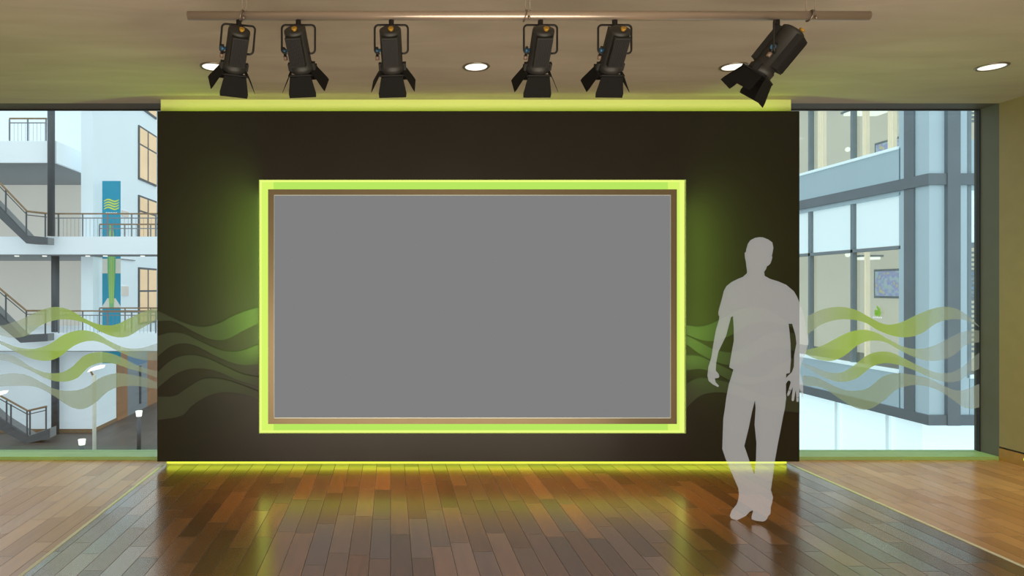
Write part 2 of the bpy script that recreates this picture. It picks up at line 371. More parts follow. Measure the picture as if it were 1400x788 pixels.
PWR = [
 ([(237,195),(290,203),(340,190),(400,160),(460,130),(520,120),(580,135),(640,170),(706,205)], [(237,235),(300,258),(350,262),(420,240),(500,195),(560,182),(620,190),(706,215)]),
 ([(237,238),(290,265),(350,295),(420,308),(480,290),(540,250),(600,225),(660,225),(706,235)], [(237,275),(300,320),(360,348),(420,362),(500,340),(570,300),(620,290),(706,310)]),
 ([(237,320),(290,325),(340,345),(400,372),(460,400),(520,412),(570,400),(620,360),(706,320)], [(237,385),(290,378),(350,392),(430,430),(500,440),(600,420),(706,400)]),
 ([(237,437),(290,415),(350,420),(420,435),(500,465),(560,488),(620,492),(706,470)], [(237,540),(290,492),(340,477),(400,478),(480,500),(560,540),(706,560)])]
for t_, b_ in PWL: obj('wave_relief', ribbon(t_, b_, 200, 380, 3.03, PD-.003, PD-.0002, True), [M['wave'], M['wedge']], pw)
for t_, b_ in PWR: obj('wave_relief', ribbon(t_, b_, 860, 380, 3.032, PD-.003, PD-.0002, True), [M['wave'], M['wedge']], pw)

# screen
sx0, sx1, sz1, sz0 = X(366.5, PD), X(925.5, PD), Z(259, PD), Z(580, PD)
ix0, ix1, iz1, iz0 = X(374.5, PD), X(917.3, PD), Z(266.5, PD), Z(572.5, PD)
sc_ = thing('display_screen', ((sx0+sx1)/2, PD, sz0), 'large blank grey widescreen display with thin bronze bezel in the lit recess', 'screen')
fb = BM()
for (a, b, c, d) in ((sx0, ix0, sz0, sz1), (ix1, sx1, sz0, sz1), (ix0, ix1, iz1, sz1), (ix0, ix1, sz0, iz0)): box(fb, a, b, PD, PD+.06, c, d)
obj('bezel', fb, M['bezel'], sc_)
eb = BM(); w_ = .006
for (a, b, c, d) in ((ix0, ix0+w_*.4, iz0, iz1), (ix1-w_*.4, ix1, iz0, iz1), (ix0, ix1, iz1-w_, iz1), (ix0, ix1, iz0, iz0+w_)): box(eb, a, b, PD+.002, PD+.02, c, d)
obj('bezel_edge', eb, M['bezedge'], sc_)
obj('screen_panel', B(ix0, ix1, PD+.012, PD+.05, iz0, iz1), M['screen'], sc_)
obj('wall_bracket', B(ix0+.5, ix1-.5, PD+.06, PD+RD, iz0+.4, iz1-.4), M['black'], sc_)

# ------------------------------------------------------------------ wavy window film
RW = [
 ([(70,125),(120,100),(190,87),(260,98),(320,130),(380,157),(440,150),(500,122),(560,97),(615,86),(670,97),(720,130),(755,165)], [(70,198),(120,160),(180,140),(240,137),(300,150),(350,180),(420,205),(480,207),(530,190),(580,155),(630,138),(690,138),(730,152),(755,167)]),
 ([(60,260),(120,245),(180,215),(230,190),(290,178),(340,188),(400,220),(450,245),(500,255),(560,247),(620,220),(680,190),(730,180),(755,182)], [(60,275),(110,297),(170,302),(220,280),(270,240),(320,222),(380,228),(430,255),(490,285),(550,302),(610,298),(660,275),(700,240),(755,228)]),
 ([(45,310),(90,325),(150,347),(200,350),(250,325),(300,285),(345,267),(400,268),(450,290),(520,325),(580,348),(640,350),(690,325),(755,270)], [(45,315),(90,345),(150,375),(210,387),(270,370),(320,330),(370,312),(430,318),(500,342),(560,370),(620,387),(680,380),(720,350),(755,335)]),
 ([(50,360),(110,370),(180,405),(240,422),(310,412),(370,365),(430,352),(500,360),(560,375),(630,410),(680,422),(755,395)], [(50,400),(130,410),(200,455),(260,490),(310,497),(370,465),(420,420),(470,402),(520,400),(580,415),(640,450),(690,487),(720,494),(755,488)])]
LW = [
 ([(-160,90),(-80,105),(0,160),(40,152),(90,135),(150,105),(220,87),(280,100),(340,135),(400,158),(460,158),(520,130),(580,103),(628,90)], [(-160,140),(-80,170),(0,200),(60,210),(110,200),(160,162),(220,140),(280,138),(340,152),(400,185),(460,207),(510,205),(560,175),(628,138)]),
 ([(-160,190),(-80,200),(0,222),(60,245),(130,255),(200,235),(250,200),(320,180),(380,190),(440,225),(500,250),(560,252),(628,232)], [(-160,230),(-80,215),(0,235),(60,265),(120,292),(190,302),(240,285),(290,245),(350,223),(400,228),(460,258),(520,285),(580,300),(628,300)]),
 ([(-160,330),(-80,290),(0,275),(60,285),(120,325),(180,348),(240,350),(290,325),(330,285),(390,267),(450,275),(510,302),(570,330),(628,345)], [(-160,380),(-80,330),(0,300),(60,315),(130,345),(190,375),(250,386),(310,370),(350,330),(400,310),(460,315),(520,335),(580,352),(628,372)]),
 ([(-160,400),(-80,375),(0,358),(50,352),(110,360),(170,390),(220,415),(280,422),(340,410),(400,370),(460,352),(520,358),(580,370),(628,390)], [(-160,450),(-80,420),(0,405),(60,403),(110,402),(160,412),(220,445),(280,485),(330,495),(380,470),(430,425),(480,405),(540,402),(628,415)])]
FL = [film_mat('olive_film', (150, 182, 84), .74, .25, X(130, GD), .95), film_mat('lime_film', (154, 188, 88), .72, .25, X(95, GD), .9),
      film_mat('green_film', (146, 176, 92), .66, .2, X(115, GD), .8), film_mat('sage_film', (142, 160, 134), .5, .25, X(130, GD), 1.0)]
FR = [film_mat('olive_film_b', (150, 182, 84), .74, .3, X(1200, GD), .95), film_mat('lime_film_b', (154, 188, 88), .72, .25, X(1170, GD), .9),
      film_mat('green_film_b', (146, 176, 92), .68, .22, X(1200, GD), .75), film_mat('sage_film_b', (134, 156, 128), .48, .3, X(1180, GD), 1.0)]
ordn = ('highest', 'second highest', 'third from the top', 'lowest')
tone = ('olive green', 'lime green', 'soft green', 'pale sage')
for i, (t_, b_) in enumerate(LW):
    dd = GD-.004-.002*i
    tag(obj('wave_film', ribbon(t_, b_, 0, 390, 2.917, dd, dd+.0015), FL[i]), '%s wavy film band on the left window, %s of four' % (tone[i], ordn[i]), 'window decal', 'wavy film bands on the left window')
for i, (t_, b_) in enumerate(RW):
    dd = GD-.004-.002*i
    tag(obj('wave_film', ribbon(t_, b_, 1080, 390, 2.919, dd, dd+.0015), FR[i]), '%s wavy film band on the right window, %s of four' % (tone[i], ordn[i]), 'window decal', 'wavy film bands on the right window')

# ------------------------------------------------------------------ lighting rail
RDp = 3.285; rs = F/RDp; rz = Z(21.7, RDp); RR = 6.2/rs
rail = thing('lighting_rail', (X(722, RDp), RDp, rz), 'long horizontal steel pipe hung under the ceiling by cables', 'light rail')
obj('pipe', tube(BM(), [(X(257, RDp), RDp, rz), (X(1188, RDp), RDp, rz)], RR, 24), M['pipe'], rail)
for cx in (333.5, 721, 1110):
    cl = BM(); xx = X(cx+.5, RDp)
    tube(cl, [(xx-.012+.024*math.sin(a)*.3, RDp+(RR+.004)*math.cos(a), rz+(RR+.004)*math.sin(a)) for a in [k*2*math.pi/16 for k in range(17)]], .004, 6, False)
    tube(cl, [(xx, RDp-RR-.004, rz-.012), (xx+.005, RDp-RR-.004, rz-.026)], .006, 8)
    cp = obj('cable_clamp', cl, M['cable'], rail)
    for dx in (-2.4, 3.6) if cx < 1000 else (-8, 4):
        obj('cable', tube(BM(), [(X(cx+dx, RDp), RDp, rz+RR*.8), (X(cx+dx*.9, RDp), RDp, H)], .0018, 6), M['cable'], rail)

# ------------------------------------------------------------------ stage spotlights
def fixture(px, label, roll, pitch, spin=0, turn=0, yaw=0, yoke_roll=0, size=1.05, spread=(1, 1), Ls=1.0):
    """hangs from rail at px; lamp axis -Z in lamp frame"""
    piv_z = rz-RR-.045-.0-.105
    root = thing('stage_spotlight', (X(px, RDp), RDp, rz-RR), label, 'spotlight', 'black stage spotlights hung from the ceiling rail')
    loc = root.location
    obj('clamp', tube(BM(), [(0, 0, -.0005), (0, 0, -.043)], .0125, 14), M['black'], root, local=True)
    # yoke : rounded rectangle bracket
    a, h, r = .079, .135, .018; zt = -.022; pts = []
    def arc(cx, cz, a0, a1):
        return [(cx+r*math.cos(t), 0, cz+r*math.sin(t)) for t in [a0+(a1-a0)*k/6 for k in range(7)]]
    pts = [(-.055, 0, zt-h), ] + [(-a+r-r*math.sin(t)*1.0, 0, zt-h+r-r*math.cos(t)) for t in [k*math.pi/12 for k in range(7)]] + \
          arc(-a+r, zt-r, math.pi, math.pi/2) + arc(a-r, zt-r, math.pi/2, 0) + [(a-r+r*math.cos(t), 0, zt-h+r-r*math.sin(t)) for t in [k*math.pi/12 for k in range(7)]] + [(.05, 0, zt-h)]
    yb = tube(BM(), pts, .0048, 10)
    bmesh.ops.rotate(yb, verts=yb.verts[:], cent=(0, 0, zt), matrix=Matrix.Rotation(yoke_roll, 3, 'Y') @ Matrix.Rotation(yaw, 3, 'Z'))
    obj('yoke', yb, M['black'], root, local=True)
    # lamp frame matrix, pivot mid-body
    R = Matrix.Rotation(turn, 4, 'Z') @ Matrix.Rotation(roll, 4, 'Y') @ Matrix.Rotation(pitch, 4, 'X') @ Matrix.Rotation(spin, 4, 'Z')
    T = Matrix.Translation(Matrix.Rotation(yoke_roll, 3, 'Y') @ Vector((0, 0, -h+.022)) + Vector((0, 0, zt))) @ R
    def part(name, bm, m, bevel=0, par=root):
        bmesh.ops.transform(bm, matrix=T, verts=bm.verts[:]); return obj(name, bm, m, par, local=True, bevel=bevel)
    rb, hl = .051, .092*Ls
    bm, rings = lathe(BM(), [(rb*.2, hl+.006), (rb*.80, hl+.005), (rb*.98, hl), (rb, hl-.008), (rb, -hl+.02), (rb*1.12, -hl+.015), (rb*1.12, -hl-.012), (rb*.98, -hl-.016)], 32)
    bm.faces.new(rings[0]); part('housing', bm, M['blk2'])
    # flat ribbed heat-sink case on the camera side
    bm = BM(); box(bm, -.036, .036, -rb-.018, -.02, -hl+.03, hl-.012)
    for k in range(9): box(bm, -.032+k*.0076, -.029+k*.0076, -rb-.022, -rb-.018, -hl+.035, hl-.02)
    part('heat_sink', bm, M['black'])
    bm = BM(); box(bm, -.036, .036, .02, rb+.012, -hl+.03, hl-.012); part('rear_case', bm, M['black'])
    bm = BM(); 
    tube(bm, [(.006, -rb*.45, hl+.004), (.006, -rb*.48, hl+.012)], .009, 12); tube(bm, [(.006, -rb*.48, hl+.012), (.006, -rb*.5, hl+.02)], .0125, 12)
    part('rear_knob', bm, M['yel'])
    bm = BM(); tube(bm, [(-rb, 0, -.005), (-.066, 0, -.005)], .007, 10); tube(bm, [(-.060, -.004, -.005), (-.075, -.008, -.005)], .0115, 12); part('tilt_knob', bm, M['blu'])
    bm = BM(); tube(bm, [(-.068, -.008, .014), (-.068, -.012, -.03)], .0065, 8); part('tilt_lever', bm, M['black'])
    bm = BM(); tube(bm, [(-.068, -.012, -.028), (-.068, -.014, -.046)], .0095, 10); part('lever_tip', bm, M['tan'])
    bm, rings = lathe(BM(), [(rb*.98, -hl-.004), (rb*.5, -hl-.009), (.002, -hl-.011)], 28); bm.faces.new(rings[-1]); part('lens', bm, M['lens'])
    # square front frame
    bm = BM(); g = .060; zt2 = -hl-.012
    for (x0, x1, y0, y1) in ((-g, -g+.01, -g, g), (g-.01, g, -g, g), (-g, g, -g, -g+.01), (-g, g, g-.01, g)): box(bm, x0, x1, y0, y1, zt2-.008, zt2)
    for sx in (-1, 1): box(bm, sx*.058-.008, sx*.058+.008, -.012, .012, zt2, zt2+.034)
    part('front_frame', bm, M['black'])
    zb = zt2-.008
    for k, (ang, wide, sp, ln) in enumerate(((0, 1, .30, .098), (math.pi, 1, .34, .098), (math.pi/2, .8, .52*spread[0], .092), (-math.pi/2, .8, .52*spread[1], .092))):
        bm = BM(); hw = .052 if wide == 1 else .047; hw2 = hw+.016
        # barn door: trapezium hinged on frame edge
        v = []
        for (x, zz, yy) in ((-hw, 0, 0), (hw, 0, 0), (hw2, -.078, 0), (hw2-.002, -ln, 0), (-hw2+.002, -ln, 0), (-hw2, -.078, 0)):
            v.append((x, -g-math.sin(sp)*(-zz), zb-math.cos(sp)*(-zz)))
        nrm = Vector((0, -math.cos(sp), math.sin(sp)))*.0016
        f_ = [bm.verts.new(Vector(p)) for p in v]; b_ = [bm.verts.new(Vector(p)+nrm) for p in v]
        bm.faces.new(f_); bm.faces.new(b_[::-1])
        for q in range(6): bm.faces.new((f_[q], b_[q], b_[(q+1)%6], f_[(q+1)%6]))
        tube(bm, [(-hw, -g, zb), (hw, -g, zb)], .0032, 8)
        bmesh.ops.rotate(bm, verts=bm.verts[:], cent=(0, 0, 0), matrix=Matrix.Rotation(ang, 3, 'Z'))
        bmesh.ops.transform(bm, matrix=T, verts=bm.verts[:])
        obj('barn_door', bm, M['vane'] if k != 3 else M['vane'], root, local=True)
    root.scale = (size,)*3
    return root
R_ = math.radians; pt = R_(44)
fixture(326.5, 'black stage spotlight at the far left end of the rail, yoke tilted', 0, pt, turn=R_(24), yoke_roll=R_(5))
fixture(408, 'black stage spotlight second from the left, right barn door flared wide', 0, pt, turn=R_(-8))
fixture(535, 'upright black stage spotlight third from the left on the rail', 0, pt, turn=R_(-5))
fixture(739, 'black stage spotlight fourth from the left, just right of the middle cables', 0, pt, turn=R_(0))
fixture(840.5, 'black stage spotlight fifth from the left, left barn door flared wide', 0, pt, turn=R_(2))
fixture(1062, 'black stage spotlight at the right end, swung sideways and aimed down left', R_(34), R_(22), spin=R_(52), yaw=R_(52), Ls=1.08, size=1.14)

# ------------------------------------------------------------------ recessed downlights
def downlight(x, y, label, power):
    t_ = thing('recessed_downlight', (x, y, H), label, 'ceiling light', 'round recessed ceiling downlights')
    bm, r = lathe(BM(), [(.098, 0), (.098, -.006), (.090, -.010), (.080, -.006), (.078, .0), (.078, -.001)], 40); obj('rim', bm, M['rim'], t_, local=True)
    bm, r = lathe(BM(), [(.079, -.004), (.002, -.0045)], 40); bm.faces.new(r[-1]); obj('lamp_face', bm, M['lampface'], t_, local=True)
    l = bpy.data.lights.new('downlight_beam', 'SPOT'); l.energy = power; l.color = (1, .84, .62); l.spot_size = math.radians(115); l.spot_blend = .9; l.shadow_soft_size = .06
    o = bpy.data.objects.new('downlight_beam', l); C.objects.link(o); o.location = (x, y, H-.02)
    return t_
for px, lb in ((292, 'round downlight behind the leftmost spotlight'), (651, 'round downlight alone in the middle of the ceiling'), (1003, 'round downlight beside the sideways spotlight'), (1356, 'round downlight nearest the right wall')):
    downlight(X(px, 4.75), 4.75, lb, 22)
for x, lb in ((-1.6, 'round downlight of the near row, farthest left'), (.33, 'round downlight of the near row, second from left'), (2.19, 'round downlight of the near row, third from left'), (4.04, 'round downlight of the near row, farthest right')):
    downlight(x, 2.63, lb, 15)

# ------------------------------------------------------------------ person silhouette figure
def z1(x, y): return (975+x/7.163, 320+y/7.163)
def z2(x, y): return (960+x/5.627, 420+y/5.627)
def z3(x, y): return (1060+x/11.26, 490+y/11.26)
def z4(x, y): return (940+x/3.58, 510+y/3.58)
def z5(x, y): return (975+x/8.29, 630+y/8.29)
out = [z1(*p) for p in [(455,45),(410,52),(365,75),(340,110),(325,160),(320,190),(308,200),(312,250),(320,285),(325,330),(332,380),(330,400),(290,435),(240,455),(180,485),(130,525),(105,570),(85,650),(60,740),(50,785)]]
out += [z2(*p) for p in [(126,60),(124,72),(132,80),(130,105),(105,190),(85,300),(70,400),(48,470),(40,540),(50,580),(80,605),(122,627),(130,618),(103,588),(98,560),(126,556),(132,545),(126,525),(105,500),(108,440),(125,355),(185,230),(222,88),(237,82),(243,180),(243,270),(225,370),(208,475),(240,492),(220,560),(205,605),(185,710)]]
out += [z4(*p) for p in [(183,180),(175,230),(172,310),(170,380),(185,425),(210,485)]]
out += [z5(*p) for p in [(215,170),(285,330),(292,400),(285,460),(265,515),(210,580),(188,640),(205,675),(270,693),(320,670),(370,645),(410,600),(440,575),(457,575),(435,650),(437,683),(480,698),(560,708),(590,700),(610,680),(625,645),(650,620),(655,540),(665,510),(680,435),(665,385),(655,350),(680,180),(703,0)]]
out += [z4(*p) for p in [(436,390),(443,350),(455,290),(468,220)]]
out += [z3(*p) for p in [(150,788),(160,690),(168,640),(163,560),(165,415),(190,376),(212,366),(232,380),(236,400),(215,470),(180,580),(179,600),(195,610),(215,592),(250,510),(266,470),(265,520),(255,600),(250,670),(268,686),(288,672),(305,560),(315,515),(322,600),(325,690),(343,702),(360,690),(368,540),(373,490),(385,520),(400,590),(398,643),(414,656),(431,642),(430,480),(425,400),(400,310),(378,245)]]
out += [z2(*p) for p in [(752,500),(765,440),(795,370),(820,275),(800,180),(792,130),(796,108),(780,55)]]
out += [z1(*p) for p in [(885,785),(845,685),(820,625),(790,575),(715,512),(640,480),(560,455),(505,425),(500,385),(520,355),(528,328),(540,325),(560,305),(572,275),(580,240),(575,230),(582,200),(590,150),(580,97),(540,68),(490,48)]]
hole1 = [z2(*p) for p in [(665,140),(692,140),(718,230),(725,290),(708,380),(705,470),(690,512),(645,556),(647,525),(675,518),(683,420),(680,290),(672,200)]]
hole2 = [z4(*p) for p in [(330,141),(315,200),(300,275),(278,365),(300,430),(327,505),(335,430),(337,350),(328,260),(333,180)]]
PDp = F*CZ/(715.2-CY)
P0 = Vector(((1030-CX)/F*PDp, PDp, 0)); NN = P0.normalized(); TT = Vector((NN.y, -NN.x, 0))
def plane(p):
    ray = Vector(((p[0]-CX)/F, 1, -(p[1]-CY)/F)); k = P0.dot(NN)/ray.dot(NN); q = ray*k
    return ((q-P0).dot(TT), CZ+q.z)
loops = [[plane(p) for p in l] for l in (out, hole1, hole2)]
def dens(l, s=.010):
    o = []
    for a, b in zip(l, l[1:]+l[:1]):
        n = max(1, int(math.hypot(b[0]-a[0], b[1]-a[1])/s))
        o += [(a[0]+(b[0]-a[0])*k/n, a[1]+(b[1]-a[1])*k/n) for k in range(n)]
    return o
loops = [dens(l) for l in loops]
def inside_grid(xs, zs):
    GX, GZ = np.meshgrid(xs, zs); ins = np.zeros(GX.shape, bool)
    for l in loops:
        for (ax, az), (bx, bz) in zip(l, l[1:]+l[:1]):
            if az == bz: continue
            c = ((az > GZ) != (bz > GZ)) & (GX < (bx-ax)*(GZ-az)/(bz-az)+ax); ins ^= c
    return ins
gs = .004
xa = min(p[0] for p in loops[0])-.02; xb = max(p[0] for p in loops[0])+.02; zb_ = max(p[1] for p in loops[0])+.02
gx = np.arange(xa, xb, gs); gz = np.arange(-.03, zb_, gs)
ins = inside_grid(gx, gz); u = np.zeros(ins.shape)
for it in range(2500):
    v = np.zeros_like(u); v[1:-1, 1:-1] = (u[:-2, 1:-1]+u[2:, 1:-1]+u[1:-1, :-2]+u[1:-1, 2:]+2*gs*gs)/4
    u = np.where(ins, v, 0)
def depth(x, z):
    fx = (x-gx[0])/gs; fz = (z-gz[0])/gs; i = int(fx); j = int(fz); a = fx-i; b = fz-j
    val = u[j, i]*(1-a)*(1-b)+u[j, i+1]*a*(1-b)+u[j+1, i]*(1-a)*b+u[j+1, i+1]*a*b
    return .085*math.tanh(math.sqrt(max(val, 0))/.085)
verts = []; edges = []
for l in loops:
    s = len(verts); verts += l; edges += [(s+k, s+(k+1)%len(l)) for k in range(len(l))]
nb = len(verts); bset = np.array(verts); st = .011; row = 0
zz = .005
cand = []
while zz < zb_:
    x = xa+(st/2 if row % 2 else 0)
    while x < xb: cand.append((x, zz)); x += st
    zz += st*.866; row += 1
ii = inside_grid
for (x, z) in cand:
    i = int((x-gx[0])/gs); j = int((z-gz[0])/gs)
    if 0 < i < len(gx)-2 and 0 < j < len(gz)-2 and ins[j:j+2, i:i+2].all():
        if np.min((bset[:, 0]-x)**2+(bset[:, 1]-z)**2) > (.0045)**2: verts.append((x, z))
res = delaunay_2d_cdt([Vector(v) for v in verts], edges, [], 0, 1e-6, True)
rv, _, rf, ov = res[0], res[1], res[2], res[3]
bm = BM(); fr = []; bk = []
for k, p in enumerate(rv):
    isb = any(o < nb for o in ov[k]) if ov[k] else False
    dpt = 0 if isb else max(depth(p[0], p[1]), .0015)
    q = P0+TT*p[0]; q.z = p[1]
    a = bm.verts.new(q-NN*dpt); b = a if isb else bm.verts.new(q+NN*dpt)
    fr.append(a); bk.append(b)
def pin(x, z):
    c = False
    for l in loops:
        for (ax, az), (bx, bz) in zip(l, l[1:]+l[:1]):
            if (az > z) != (bz > z) and x < (bx-ax)*(z-az)/(bz-az)+ax: c = not c
    return c
for f in rf:
    cx_ = sum(rv[i][0] for i in f)/len(f); cz_ = sum(rv[i][1] for i in f)/len(f)
    if not pin(cx_, cz_): continue
    try:
        q = bm.faces.new([fr[i] for i in f]); q.smooth = True
        if any(bk[i] is not fr[i] for i in f): q = bm.faces.new([bk[i] for i in reversed(f)]); q.smooth = True
    except ValueError: pass
bmesh.ops.delete(bm, geom=[v for v in bm.verts if not v.link_faces], context='VERTS')
mz = min(v.co.z for v in bm.verts); bmesh.ops.translate(bm, verts=bm.verts[:], vec=(0, 0, .0005-mz))
pr = obj('person', bm, M['ghost'])
tag(pr, 'translucent pale grey standing person in t-shirt and trousers, arms hanging, right of the screen', 'person')

# ------------------------------------------------------------------ atrium outside the left window
GZ = -4.0; AS = 24.0
at = thing('atrium_building', (-14, 27, GZ), 'white galleried atrium building seen through the left window', 'building')
sx = X(127, 25.0)                                    # side wall plane
obj('ground_wall', B(-30, sx+.005, 24.985, 25.4, GZ, Z(480, AS)), M['awhite'], at)
obj('skirting', B(-30, sx+.02, 24.97, 25.0, GZ, GZ+.14), M['wood'], at)
d1 = .3
obj('side_wall', B(sx-.45, sx, 25.0, 46, GZ, 16), M['aside'], at)
obj('end_wall', B(sx-.45, 2, 44, 44.4, GZ, 16), M['awhite'], at)
obj('gallery_wall', B(-32, sx-.45, 29.0, 29.4, GZ, 6.5), M['agal'], at)
obj('top_gallery_wall', B(-32, sx-.45, 29.0, 29.4, 6.5, 16), M['awhite'], at)
zs3 = (Z(222.6, AS), Z(192.7, AS)); zs2 = (Z(348, AS), Z(323.6, AS)); zs1 = (Z(480, AS), Z(456, AS))
def slab(z0, z1, xr, bridge):
    s = BM(); box(s, -30, xr, AS, 29.0, z0, z1)
    if bridge: box(s, xr, -5.5, AS, 25.0, z0, z1)
    o = obj('gallery_floor', s, M['awhite'], at)
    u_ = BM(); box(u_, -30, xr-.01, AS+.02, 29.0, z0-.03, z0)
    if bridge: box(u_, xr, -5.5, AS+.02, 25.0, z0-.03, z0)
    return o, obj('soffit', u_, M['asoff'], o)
slab(*zs3, X(73.5, AS), False)
# receding parapet of the top gallery
obj('parapet_return', B(X(73.5, AS)-.0, X(73.5, AS)+.1, AS, 25.9, *zs3), M['awhite'], at)
obj('parapet_return', prism(BM(), [(X(73.5, AS)+.1, zs3[0]), (sx-.45, zs3[0]), (sx-.45, zs3[1]), (X(73.5, AS)+.1, zs3[1])], 25.9, 26.4), M['awhite'], at)
slab(*zs2, X(113, AS), True); slab(*zs1, X(113, AS), True)
obj('upper_gallery_wall', B(X(75, 26.5), sx-.45, 26.4, 26.5, zs3[1], 16), M['awhite'], at)
cd = 24.4
obj('column', tube(BM(), [(X(70, cd), cd+.3, GZ), (X(70, cd), cd+.3, zs1[0])], .14, 20), M['steel'], at)
obj('column', tube(BM(), [(X(70, cd), cd+.3, zs1[1]), (X(70, cd), cd+.3, zs2[0])], .14, 20), M['steel'], at)
obj('column', tube(BM(), [(X(70, AS-.2), AS-.2, zs2[1]), (X(70, AS-.2), AS-.2, 12)], .125, 20), M['steel'], at)
# side wall windows
def dpx(px): return sx*F/(px-CX)
def side_window(z0, z1, parent, tr):
    a, b = dpx(188.5), dpx(212.8)
    w = obj('side_window_frame', box(BM(), sx, sx+.06, a, b, z0, z1), M['steel'], parent)
    g = BM(); mid = dpx(200.5); e = .09
    for (p, q) in ((a+e, mid-e), (mid+e, b-e)):
        for (r_, s_) in ((z0+e, tr-.04), (tr+.04, z1-e)): box(g, sx+.06, sx+.075, p, q, r_, s_)
    obj('pane', g, M['agl'], w)
side_window(6.36, 8.79, at, 7.95); side_window(3.45, 5.66, at, 4.95); side_window(-.15, 2.42, at, 1.35)
side_window(9.6, 11.9, at, 11.1)
for (p, q, mt, a, b) in ((159, 173, 'doorw', GZ, zs1[0]), (200, 216, 'doorw', GZ, zs1[0]), (173, 200, 'doorg', GZ, -1.95), (173, 200, 'doorb', -1.95, zs1[0])):
    obj('side_door_panel', B(sx, sx+.05, dpx(p), dpx(q), a, b), M[mt], at)
obj('side_skirting', B(sx, sx+.03, 25.0, dpx(159), GZ, GZ+.14), M['wood'], at)
obj('door_handle', B(sx+.05, sx+.10, dpx(189), dpx(190.5), GZ+.3, -2.0), M['steel'], at)
for (a, b, label) in ((Z(296, 27.8), Z(288, 27.8), 0), (Z(404.5, 27.8), Z(391.5, 27.8), 1)):
    obj('wall_plaque', B(sx, sx+.05, dpx(166), dpx(174.5), a, b), M['agal'], at)
struct('ground_outside', B(-34, 30, 6.3, 60, GZ-.2, GZ), M['agfl'], 'dark paved ground outside the windows', 'ground')
bpy.data.objects['ground_outside'].name = 'ground'

def railing(label, pts, d, ytop, zbase, posts, sub=True, bal=None, group='gallery railings outside the left window', name='gallery_railing'):
    """pts along px at depth d; ytop is handrail height in px"""
    x0, x1 = pts; zt, zb = Z(ytop, d), zbase+.001
    r = thing(name, (X((x0+x1)/2, d), d, zb), label, 'railing', group)
    obj('handrail', B(X(x0, d), X(x1, d), d-.03, d+.03, zt-.05, zt), M['wood'], r)
    obj('lower_rail', B(X(x0, d), X(x1, d), d-.015, d+.015, zt-.20, zt-.165), M['rail'], r)
    for p in posts: obj('post', B(X(p, d)-.022, X(p, d)+.022, d-.02, d+.02, zb, zt-.05), M['rail'], r)
    if bal:
        b_ = BM(); x = X(bal[0], d)
        while x < X(bal[1], d): box(b_, x-.004, x+.004, d-.004, d+.004, zb, zt-.165); x += .14
        obj('balusters', b_, M['rail'], r)
    return r
railing('thin railing on the topmost white gallery, left of the steel column', (13, 64), AS+.1, 161.3, zs3[1], (13, 38, 63), bal=(14, 63))
railing('long railing along the middle gallery in front of the teal banner', (75, 222), AS+.1, 291.5, zs2[1], (80, 113, 147, 180, 213), bal=(76, 216))
railing('short inner railing of the middle gallery, behind the long one', (136, 222), 24.9, 306, zs2[1], (136, 153, 170.5, 188, 206))
railing('railing along the lowest gallery above the green film', (75, 222), AS+.1, 424.5, zs1[1], (80, 113, 147, 180, 213), bal=(76, 216))
railing('short inner railing of the lowest gallery, beside the banner tail', (136, 222), 24.9, 420.5, zs1[1], (136, 171, 206))

def stair(label, hr, st, posts, d=23.3, gap=0):
    """hr handrail px points, st stringer polygon px points"""
    r = thing('steel_staircase', (X(20, d), d, Z(max(p[1] for p in st), d)), label, 'staircase', 'steel staircases outside the left window')
    s = prism(BM(), [(X(p[0], d), Z(p[1], d)) for p in st], d, d+.12); obj('stringer', s, M['steel'], r)
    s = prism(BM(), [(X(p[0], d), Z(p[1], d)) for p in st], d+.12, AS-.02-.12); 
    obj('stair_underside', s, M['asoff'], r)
    obj('handrail', tube(BM(), [W(p[0], p[1], d) for p in hr], .035, 8), M['wood'], r)
    obj('lower_rail', tube(BM(), [W(p[0], p[1]+5, d) for p in hr], .018, 6), M['steel'], r)
    for (px, a, b) in posts: obj('post', B(X(px, d)-.022, X(px, d)+.022, d-.02, d+.02, Z(b, d), Z(a, d)), M['steel'], r)
stair('upper dark steel staircase descending to the middle gallery', [(-60, 189), (0, 250.5), (37, 289), (64, 292)], [(-60, 222), (0, 284), (36, 322), (63, 324.4), (63, 334), (36, 333), (0, 299), (-60, 239)], ((8, 260, 291), (36, 289, 322), (62, 292, 324)))
stair('middle dark steel staircase descending to the lowest gallery', [(-60, 334), (0, 395), (36, 425), (64, 425)], [(-60, 372), (0, 431), (28, 459), (63, 457), (63, 467), (28, 469), (0, 446), (-60, 388)], ((8, 402, 438), (36, 425, 459), (62, 425, 457)))
stair('lowest dark steel staircase with wooden handrail near the ground', [(-60, 500), (0, 541), (38, 562), (64, 556)], [(-60, 520), (0, 573), (38, 597), (66, 587), (66, 600), (36, 607), (0, 588), (-60, 540)], ((9, 548, 580), (15, 553, 584), (37, 562, 597), (41, 561, 595), (63, 556, 588)))

def lamp_dot(px, d, z):
    bm = tube(BM(), [(X(px, d), AS+.35, z), (X(px, d), AS+.35, z-.03)], .08, 12)
    o = obj('gallery_downlight', bm, M['strip']); return o
dl = [(23, 'leftmost'), (61, 'by the steel column'), (120, 'third from the left'), (144, 'above the banner'), (195, 'near the dark partition')]
for px, lb in dl: tag(lamp_dot(px, AS+.35, zs2[0]-.032), 'tiny round light under the middle gallery, %s' % lb, 'ceiling light', 'tiny lights under the middle gallery')

